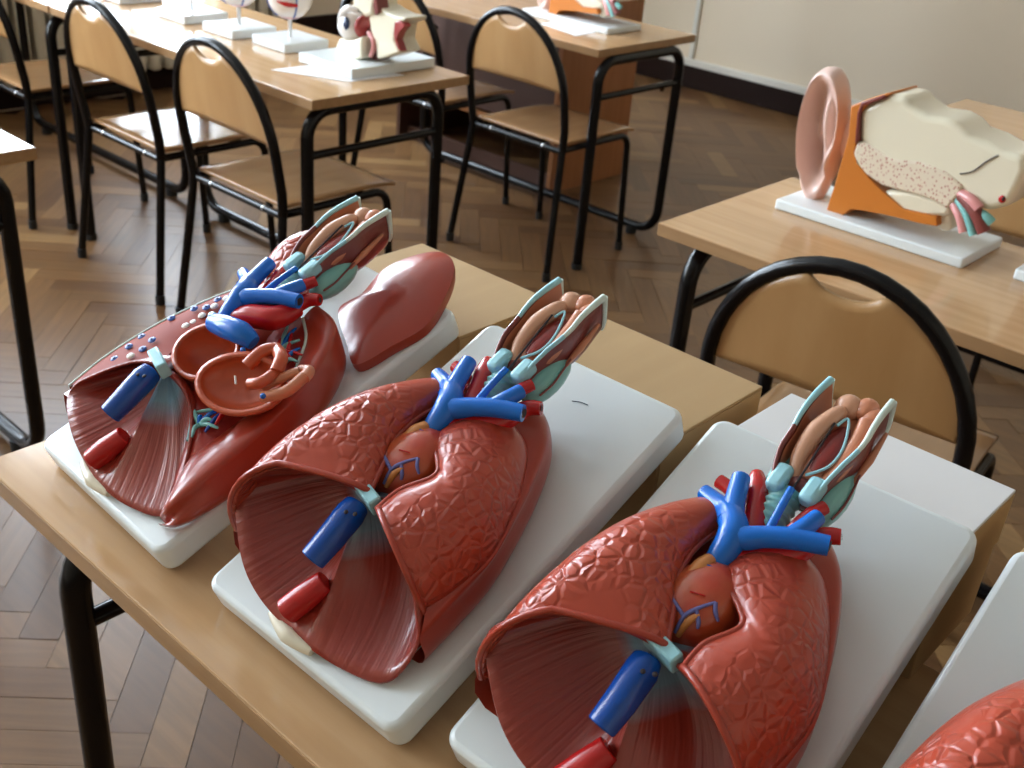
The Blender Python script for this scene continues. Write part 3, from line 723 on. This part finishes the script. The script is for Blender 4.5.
# ---- the opened model: front lobes taken off, heart opened
def open_model():
    root = model_root(0, 'opened lung model with speckled cut surface and hollow heart halves')
    add_plate(root)
    back_half(root, R_ROWS)
    rim1 = [(68, 396, .048), (76, 384, .056), (92, 376, .066), (112, 368, .076), (136, 362, .084), (158, 366, .084), (180, 386, .072), (188, 404, .062), (191, 428, .052), (186, 462, .034), (176, 492, .016), (162, 516, .006), (128, 506, .006), (104, 488, .010), (86, 464, .020), (74, 440, .032), (68, 416, .042)]
    diaphragm(root, [Lp(0, *p) for p in rim1], Lp(0, 158, 376, .074) + A([0, .010, 0]), .30); low_vessels(root); upper_vessels(root); larynx(root)
    z = lambda px, py, h: Lp(0, px, py, h)
    # cut surface of the speckled lung
    ou = [z(69, 386, .052), z(108, 355, .054), z(158, 324, .056), z(206, 301, .058), z(238, 289, .060), z(256, 287, .062)]
    inn = [z(152, 366, .076), z(172, 352, .070), z(196, 340, .066), z(222, 322, .064), z(245, 304, .064), z(258, 291, .064)]
    rows = []
    for a, b in zip(cr(ou, 5), cr(inn, 5)):
        dn = a + A([-.004, 0, -.030])
        rows.append([dn, a + A([-.004, 0, -.006])] + [a + (b - a) * t + A([0, 0, .005 * math.sin(math.pi * t)]) for t in np.linspace(0, 1, 8)] + [b + A([.004, 0, -.03])])
    b = MB(); b.grid(rows); cut = b.build('cut_surface', mat('lung_cut', (0.27, 0.040, 0.022), 0.6, spec=0.12), root)
    MB().tube([r[2] for r in rows], .0016, 8).build('rim', PALE_E, cut)
    BL = mat('bronchus_blue', (0.05, 0.12, 0.42), .3); WH = mat('bronchus_white', (.62, .58, .52), .4)
    def cz(px, py):
        best = None
        for h in np.linspace(.045, .085, 41):
            p = z(px, py, h)
            for r in rows:
                for q in r[2:-1]:
                    d = np.linalg.norm(p - q)
                    if best is None or d < best[0]: best = (d, p, q)
        p = best[1].copy(); return p + A([0, 0, .0015])
    dots = [(388, 275, 0), (415, 257, 0), (460, 240, 0), (470, 258, 0), (360, 278, 0), (307, 300, 0), (238, 343, 0), (262, 351, 0), (208, 366, 0), (240, 372, 0), (175, 395, 0),
            (378, 294, 1), (407, 272, 1), (358, 310, 1), (435, 255, 1), (340, 318, 1), (212, 388, 1), (375, 331, 2), (403, 293, 2)]
    for x, y, k in dots:
        p = cz(40 + x / 2.327, 190 + y / 2.327)
        d_ = MB().ellipsoid(p, (.0050 if k != 2 else .0075, .0046, .0014), 12, 6).build('bronchus', (BL, WH, TEAL)[k], cut)
        if k == 0: MB().ellipsoid(p + A([0, 0, .0006]), (.0020, .0019, .0012), 8, 5).build('lumen', DARK, d_)
    # trough of the other lung, open above
    ou = [z(160, 517, .012), z(172, 503, .034), z(215, 468, .046), z(262, 428, .050), z(300, 388, .054), z(325, 350, .056), z(333, 322, .056), z(318, 306, .058)]
    inn = [z(168, 506, .014), z(187, 462, .036), z(206, 446, .044), z(235, 424, .045), z(268, 398, .046), z(296, 368, .048), z(306, 340, .052), z(303, 318, .056)]
    med = [z(166, 504, .012), z(186, 440, .040), z(190, 396, .058), z(215, 380, .046), z(240, 360, .044), z(265, 340, .046), z(280, 325, .050), z(295, 312, .054)]
    rows = []; bed = []
    for a, b, c in zip(cr(ou, 5), cr(inn, 5), cr(med, 5)):
        side = A([a[0] + .010, a[1] - .006, .016]); bot = A([a[0] - .002, a[1] - .004, .001])
        rim = a + A([.004, 0, -.010])
        rows.append([bot, side, rim, a, a + (b - a) * .4 + A([0, 0, .003]), b, b + A([-.002, .001, -.006])]); bed.append([b + A([-.001, .001, -.004]), b * .7 + c * .3 + A([0, 0, -.002]), b * .35 + c * .65 + A([0, 0, -.002]), c])
    b = MB(); b.grid([cr(r, 3) for r in rows]); tro = b.build('lung_trough', LUNG_S, root)
    b = MB(); b.grid([cr(r, 3) for r in bed]); b.build('vessel_bed', mat('bed_red', (0.40, 0.03, 0.02), .34, coat=.2, bump=('noise', 90, .4, .003)), tro)
    MB().tube(cr([z(183, 384, .064), z(190, 400, .056), z(192, 420, .048), z(188, 441, .042)], 6), (.0035, .0035, .0028, .002), 8).build('pleura_edge', PALE, tro)
    MB().tube(cr([inn[-1], inn[-2], inn[-3]], 6), .0018, 8).build('pleura_edge', PALE_E, tro)
    trees = [((200, 425), [((192, 437), TEAL), ((214, 421), TEAL), ((202, 416), BLUE), ((222, 408), BLUE), ((218, 428), TEAL), ((194, 404), TEAL)], .050),
             ((228, 410), [((205, 432), BLUE_D), ((196, 412), TEAL), ((240, 405), TEAL), ((210, 402), RED), ((215, 425), RED)], .050),
             ((280, 352), [((296, 328), BLUE), ((300, 340), TEAL), ((302, 355), RED), ((288, 326), TEAL), ((294, 362), RED), ((284, 336), RED)], .050),
             ((285, 362), [((300, 348), BLUE), ((292, 330), RED), ((298, 362), TEAL)], .050)]
    for (cx, cy), ends, h in trees:
        for (ex, ey), mt in ends:
            p, q = z(cx, cy, h), z(ex, ey, h + .004); mid = (p + q) / 2 + A([random.uniform(-.002, .002), random.uniform(-.002, .002), .003])
            MB().tube(cr([p, mid, q], 5), (.0030, .0024, .0012), 8).build('vessel_branch', mt, tro)
    # inside bed under the heart
    MB().puffy([z(160, 372, .03)[:2], z(195, 400, .03)[:2], z(250, 395, .03)[:2], z(300, 340, .03)[:2], z(290, 310, .03)[:2], z(230, 320, .03)[:2]], .020, .01, .022).build('heart_bed', LUNG_S, root)
    # opened heart: two bowls
    def bowl(name, c, rad, rotz, tilt, mt, depth=1.0, wall=.005):
        rows = []
        for i in range(15):
            th = math.pi / 2 * i / 14; rows.append([])
            for k in range(28):
                ph = 2 * math.pi * k / 28
                rows[-1].append((rad[0] * math.cos(th) * math.cos(ph) * (1 + .06 * math.cos(2 * ph + 1)), rad[1] * math.cos(th) * math.sin(ph), -rad[2] * depth * math.sin(th)))
        b = MB(); b.grid(rows, close_u=True)
        M_ = Matrix.Rotation(rotz, 3, 'Z') @ Matrix.Rotation(tilt[0], 3, 'X') @ Matrix.Rotation(tilt[1], 3, 'Y')
        b.v = [tuple(A(M_ @ Vector(v)) + c) for v in b.v]
        return b.build(name, mt, root, solid=wall, off=1), M_
    c1 = z(205, 350, .085)
    hb, M1 = bowl('heart_half', c1, (.036, .030, .034), .45, (.25, -.05), HEART_IN)
    for dx, dy in ((.010, .006), (.015, .001)): MB().ellipsoid(c1 + A([dx, dy, -.020]), (.003, .004, .006), 8, 6).build('valve', PEACH_L, hb)
    c2 = z(240, 383, .082)
    hb2, M2 = bowl('heart_half', c2, (.042, .028, .020), .55, (.42, .10), HEART_IN, 1.0, .006)
    for p0, p1, p2, r in (((247, 366), (262, 352), (276, 349), .007), ((276, 349), (281, 358), (276, 372), .007), ((276, 372), (262, 382), (250, 384), .006)):
        MB().tube(cr([z(*p0, .088), z(*p1, .093), z(*p2, .090)], 6), r, 12).build('atrium_wall', HEART_IN, hb2)
    for p0, p1, p2, r in (((262, 397), (285, 392), (305, 376), .0060), ((262, 388), (282, 378), (300, 371), .0050), ((300, 371), (309, 371), (304, 378), .006)):
        MB().tube(cr([z(*p0, .082), z(*p1, .084), z(*p2, .086)], 6), r, 12).build('atrium_lobe', PEACH, hb2)
    for px, py in ((243, 350), (263, 396)): MB().ellipsoid(z(px, py, .094), (.003, .003, .003), 8, 6).build('peg', BLUE, hb2)
    MB().tube([z(235, 376, .082), z(236, 384, .079)], .0012, 8).build('pin', WHITE_W, hb2)
    MB().tube(cr([z(214, 323, .090), z(226, 327, .096), z(241, 333, .097), z(254, 343, .090)], 6), (.010, .0125, .0125, .008), 16).build('pulmonary_artery', BLUE, root)
    MB().tube(cr([z(232, 318, .075), z(252, 316, .080), z(275, 318, .080), z(297, 308, .074)], 6), (.010, .013, .013, .010), 16).build('aorta', RED, root)
    return root
m1 = open_model()

def free_lobe(name, label, pix, h, edge, mt, z0=.0006):
    o, e, g, n = FRAMES[0]
    pts = [Lp(0, x, y, .004) for x, y in pix]; c = sum(pts) / len(pts)
    b = MB(); b.puffy([(p - c)[:2] for p in pts], h, edge, 0, 2.2)
    ob = b.build(name, mt)
    mm = Matrix.Identity(4); org = o + e * c[0] + g * c[1] + n * z0
    for r in range(3): mm[r][0], mm[r][1], mm[r][2], mm[r][3] = e[r], g[r], n[r], org[r]
    ob.matrix_world = mm
    return tag(ob, label, 'lung lobe', 'loose front lobes of the opened lung model')
free_lobe('loose_lung_lobe', 'smooth red loose lung lobe lying tip up across the plate end beside the carton', [(341, 316), (364, 300), (385, 276), (412, 263), (440, 258), (455, 268), (452, 292), (430, 330), (395, 352), (359, 371), (350, 352)], .015, .013, LUNG_S)
free_lobe('loose_lung_lobe', 'glossy loose lung lobe with white glare, lying behind the blue vessels and larynx', [(262, 290), (268, 272), (296, 252), (330, 240), (352, 246), (345, 268), (318, 290), (288, 300)], .040, .010, LUNG)

# ================================================================ CARTONS under the plate ends
def carton(i, x0, x1, y1, top, label):
    o, e, g, n = FRAMES[i]
    zb = .9105
    # where the plate's underside reaches the carton's height
    und = o - n * TH; t = (zb + .0012 - und[2]) / g[2]; y0 = max((und + g * t)[1], (und + g * t + e * PWD)[1]) + .001
    root = tag(empty('carton', ((x0 + x1) / 2, (y0 + y1) / 2, DESK_H)), label, 'carton', 'cartons propping up the lung model plates')
    hx, hy, h = (x1 - x0) / 2, (y1 - y0) / 2, zb - DESK_H
    MB().box((-hx, -hy, .0), (hx, hy, h - .004)).build('body', CARD, root, smooth=False, bevel=.0015)
    f = MB().box((-hx - .0015, -hy - .0015, h - .004), (hx + .0015, hy + .0015, h)).build('lid', top, root, smooth=False, bevel=.001)
    MB().box((hx + .0002, -hy, h - .06), (hx + .002, hy, h - .004)).build('lid_flap', CARD, root, smooth=False)
    MB().box((-hx, -hy - .002, h - .06), (hx, -hy - .0002, h - .004)).build('lid_flap', CARD, root, smooth=False)
    return root
carton(0, -1.020, -.784, .985, CARD, 'brown cardboard carton under the plate with the loose smooth lung lobe')
carton(1, -.742, -.490, .998, CARD, 'brown cardboard carton behind the lung model plate that has a pen mark')
carton(2, -.458, -.214, 1.010, CARD_W, 'carton with a plain white top standing in front of the hoop chair')
carton(3, -.170, .070, 1.010, CARD, 'carton holding up the plate of the lung model at the photo edge')
# little pen mark on the middle plate
pm = MB(); pm.tube(cr([Lp(1, 572, 401, .0004), Lp(1, 580, 402, .0004), Lp(1, 588, 405, .0004)], 4), .0004, 6); pm.build('pen_mark', mat('ink', (.03, .06, .12), .5), m2)

# ================================================================ EAR MODELS
def ear_model(label):
    ox, oy, oz = -1.022, 1.972, DESK_H
    root = tag(empty('ear_model', (ox, oy, oz)), label, 'anatomical model', 'ear models')
    rounded_plate(MB(), .395, .19, 0, .020, .006).build('base_plate', PLATE, root, bevel=.003)
    off = A([ox, oy, oz])
    def q(zx, zy, Y): return at_y(780 + zx / 3.84, 50 + zy / 3.84, oy + Y) - off      # coordinates of the 3.84x crop
    def slab(name, pts, Y0, Y1, mt, parent, bev=.006, seg=3):
        out = [q(x, y, Y0) for x, y in pts]; b = MB().prism(out, (0, Y1 - Y0, 0)); return b.build(name, mt, parent, bevel=bev, segs=seg)
    # orange tissue behind the ear, with an arched foot
    tis = slab('tissue', [(172, 632), (215, 500), (262, 330), (272, 215), (330, 190), (420, 163), (424, 172), (330, 212), (306, 250), (296, 340), (285, 400), (340, 490), (395, 545), (470, 610), (600, 640), (604, 678), (540, 668), (430, 640), (330, 620), (272, 612), (240, 636)], .030, .150, ORANGE, root, .004)
    slab('muscle_strip', [(296, 240), (312, 200), (400, 172), (404, 185), (318, 216), (306, 250), (300, 350), (286, 360)], .026, .060, MAROON, tis, .002)
    # temporal bone
    bone = slab('temporal_bone', [(305, 225), (420, 170), (480, 178), (500, 208), (560, 250), (640, 262), (690, 290), (720, 325), (790, 350), (850, 385), (935, 408), (945, 460), (915, 530), (880, 600), (790, 622), (735, 590), (690, 540), (640, 500), (540, 470), (420, 440), (300, 350)], .034, .150, CREAM, root, .013, 5)
    low = slab('bone_root', [(395, 540), (520, 545), (640, 590), (660, 610), (640, 640), (560, 640), (430, 630), (400, 600)], .036, .11, CREAM, root, .008)
    slab('stem', [(606, 620), (660, 615), (655, 690), (640, 698), (610, 690)], .05, .085, CREAM, root, .004)
    sp = slab('spongy_bone', [(300, 350), (340, 360), (430, 420), (540, 430), (640, 470), (700, 520), (690, 550), (640, 612), (560, 565), (460, 540), (390, 520), (330, 480), (285, 440), (280, 390)], 0.030, .050, SPONGE, root, .005)
    # groove between two parts of the bone
    MB().tube(cr([q(690, 476, .0325), q(740, 466, .0325), q(790, 430, .0325), q(838, 404, .033)], 6), .0012, 6).build('seam', DARK, bone)
    rd = MB().ellipsoid(q(853, 572, .035), (.0068, .004, .0075), 14, 8).build('artery_stump', RED, root)
    MB().ellipsoid(q(858, 572, .0312), (.003, .002, .0045), 10, 6).build('lumen', DARK, rd)
    for k, (a, b, c, r, mt) in enumerate((((665, 590), (690, 640), (705, 700), .0085, PINK), ((680, 570), (715, 630), (742, 712), .0075, TEAL), ((700, 560), (750, 620), (785, 700), .0125, MAROON), ((690, 548), (735, 575), (765, 610), .010, PINK), ((752, 622), (785, 640), (812, 665), .010, TEAL))):
        MB().tube(cr([q(*a, .04), q(*b, .030), q(*c, .026 + .006 * (k == 4))], 6), r, 12).build('nerve', mt, root)
    # auricle: relief shell facing out and forwards
    rows = []; N_ = 44
    cen = q(165, 320, .085)
    nrm = A([.06, -.98, .12]); nrm /= np.linalg.norm(nrm); up = A([-.10, 0, 1.0]); sx = np.cross(up, nrm); sx /= np.linalg.norm(sx)    # sx points to the picture's right side
    if sx[0] < 0: sx = -sx
    H2 = .130
    def outline(a):
        y = math.sin(a); w_ = .047 if y > 0 else .047 - .014 * (-y) ** 1.2
        cx_ = math.cos(a); return A([w_ * math.copysign(abs(cx_) ** .75, cx_) + .004 * y, H2 * y * (1.0 if y > 0 else 1.10)])
    for i in range(25):
        r = i / 24; row = []
        for k in range(N_):
            a = 2 * math.pi * k / N_; o2 = outline(a) * r
            u, v = o2[0] / .047, o2[1] / H2
            helix = .026 * math.exp(-((r - .86) / .13) ** 2) * (1.0 if v > -.55 else .5)
            anti = .020 * math.exp(-((u - .30 - .12 * v) / .24) ** 2) * math.exp(-((v - .08) / .62) ** 4)
            concha = -.048 * math.exp(-((u + .10) / .34) ** 2 - ((v + .30) / .30) ** 2)
            fossa = -.026 * math.exp(-((u + .38 - .35 * max(0, v)) / .20) ** 2 - ((v - .30) / .42) ** 2)
            fossa += .014 * math.exp(-((u - .62) / .22) ** 2 - ((v + .38) / .16) ** 2)
            edge = -.018 * max(0, (r - .9) / .1) ** 2
            hgt = .012 + helix + anti + concha + fossa + edge
            row.append(cen + sx * o2[0] + up * o2[1] + nrm * hgt)
        rows.append(row)
    for t, rr in ((.004, 1.0), (-.012, .94), (-.026, .75), (-.030, .3)):
        rows.append([cen + sx * outline(2 * math.pi * k / N_)[0] * rr + up * outline(2 * math.pi * k / N_)[1] * rr + nrm * (t - .012) for k in range(N_)])
    b = MB(); b.grid(rows, close_u=True); b.build('auricle', SKIN, root)
    MB().tube(cr([cen + A([-.004, .03, .01]), cen + A([.03, .03, -.0]), cen + A([.08, .03, -.01])], 6), (.022, .04, .04), 16).build('ear_canal', SKIN, root)
    return root
ear1 = ear_model('large pink and cream ear model on white base, in front of the bare wall')
for dx, dy, lab in ((-1.712, 1.115, 'smaller-looking ear model on the far desk before the brown cabinet'),
                    (.475, .035, 'white base corner of another ear model beside the large one'),
                    (.115, 1.17, 'white base corner of a model on the desk along the bare wall')):
    c = copy_tree(ear1); c.location = (ear1.location[0] + dx, ear1.location[1] + dy, DESK_H); c['label'] = lab

# ================================================================ EYE MODELS on the middle desk
def eyeball(x, y, label, first=None):
    if first is not None:
        c = copy_tree(first); c.location = (x, y, DESK_H); c['label'] = label; return c
    root = tag(empty('eyeball_model', (x, y, DESK_H)), label, 'anatomical model', 'eyeballs on rods')
    MB().box((-.078, -.078, 0), (.078, .078, .026)).build('base', PLATE, root, bevel=.003)
    MB().tube([(0, 0, .026), (0, 0, .078)], .0055).build('rod', SCREW, root)
    e_ = MB().ellipsoid((0, 0, .142), (.066, .066, .066), 28, 18).build('eyeball', EYEW, root)
    cap = MB(); rows = []
    for i in range(6):
        th = math.pi - i * .115; rows.append([(.0668 * math.sin(th) * math.cos(2 * math.pi * k / 24), .0668 * math.sin(th) * math.sin(2 * math.pi * k / 24), .142 + .0668 * math.cos(th)) for k in range(24)])
    cap.grid(rows, close_u=True); cap.build('choroid', PINK, e_)
    def sph(az, el, r=.067): return (r * math.cos(el) * math.cos(az), r * math.cos(el) * math.sin(az), .142 + r * math.sin(el))
    MB().tube([sph(-1.2 + t, -.15 - .12 * math.sin(2 * t)) for t in np.linspace(0, .9, 8)], (.002, .0075, .004), 8).build('muscle', RED, e_)
    MB().tube([sph(-.35, e2) for e2 in np.linspace(-1.0, .5, 10)], .0024, 8).build('vein', BLUE_D, e_)
    MB().tube([sph(-1.9, e2) for e2 in np.linspace(-1.0, .3, 10)], .0020, 8).build('vein', BLUE_D, e_)
    MB().ellipsoid((-.045, -.045, .150), (.020, .020, .024), 14, 10).build('iris', IRIS, e_)
    return root
ey = eyeball(-2.668, 2.013, 'eyeball on a rod and white base right beside the eye socket model')
eyeball(-2.878, 1.985, 'eyeball on a rod, second in line from the eye socket model', ey)
eyeball(-3.117, 1.978, 'eyeball on a rod, third in line from the eye socket model', ey)
eyeball(-3.464, 1.965, 'white eyeball base standing at the joint of the two desks', ey)

def socket_model():
    ox, oy = -2.490, 1.905
    root = tag(empty('eye_socket_model', (ox, oy, DESK_H)), 'cream eye socket model with blue-irised eyeball and dark red muscles', 'anatomical model')
    off = A([ox, oy, DESK_H])
    rounded_plate(MB(), .228, .300, .0015, .028, .004).build('base_plate', PLATE, root, bevel=.002)
    def q(zx, zy, Y): return at_y(300 + zx / 7.314, zy / 7.314, oy + Y) - off
    def slab(name, pts, Y0, Y1, mt, bev=.006):
        return MB().prism([q(x, y, Y0) for x, y in pts], (0, Y1 - Y0, 0)).build(name, mt, root, bevel=bev, segs=3)
    slab('cheek_bone', [(262, 330), (285, 280), (300, 285), (340, 300), (400, 290), (452, 265), (452, 428), (380, 445), (266, 420)], .085, .17, CREAM)
    slab('nose_bone', [(560, 435), (552, 330), (515, 220), (500, 120), (560, 40), (620, 80), (690, 115), (772, 128), (765, 160), (700, 180), (685, 290), (730, 385), (640, 415)], .11, .19, CREAM, .008)
    slab('brow_bone', [(380, 60), (375, -120), (520, -150), (540, 0), (530, 110), (470, 125), (420, 80)], .10, .19, CREAM, .010)
    slab('muscle', [(545, -40), (560, 0), (575, 90), (545, 115), (530, 30)], .10, .14, MAROON, .003)
    slab('muscle', [(690, 160), (730, 150), (768, 190), (725, 240), (705, 290), (738, 380), (700, 340), (682, 250)], .105, .13, EYE_RED, .003)
    slab('socket_back', [(440, 270), (500, 200), (560, 230), (556, 440), (450, 440)], .125, .18, MAROON, .004)
    MB().tube(cr([q(500, 235, .115), q(535, 290, .110), q(540, 350, .108), q(515, 415, .105)], 6), (.006, .008, .007, .006), 12).build('tear_duct', PINK, root)
    e_ = MB().ellipsoid(q(385, 190, .12), (.041, .041, .041), 24, 16).build('eyeball', EYEW, root)
    MB().ellipsoid(q(340, 182, .090), (.015, .010, .021), 16, 10).build('iris', IRIS, e_)
    MB().ellipsoid(q(462, 195, .125), (.016, .030, .030), 16, 10).build('muscle', EYE_RED, e_)
    MB().tube(cr([q(285, 150, .10), q(310, 90, .09), q(360, 62, .09), q(420, 80, .10)], 6), (.004, .009, .010, .006), 12).build('eyelid', EYEW, root)
    return root
socket_model()

def sheet(pts, z, label):
    b = MB(); P = [A([p[0], p[1], z]) for p in pts]; c = sum(P) / 4
    b.prism([p - c for p in P], (0, 0, .0008)); o = b.build('paper_sheet', PAPER, smooth=False); o.location = c
    return tag(o, label, 'paper', 'paper sheets under the models')
a_ = at_z(271, 70, .76); b_ = at_z(349, 82, .76); c_ = at_z(404, 75, .76)
sheet([a_[:2], b_[:2], c_[:2], (a_ + c_ - b_)[:2]], .7602, 'white paper sheet poking out under the eye socket model')
a_ = at_z(541, 24, .76); b_ = at_z(576, 36, .76); c_ = at_z(600, 31, .76)
sheet([a_[:2], b_[:2], c_[:2], (a_ + c_ - b_)[:2]], .7602, 'white paper sheet poking out under the ear model on the far desk')
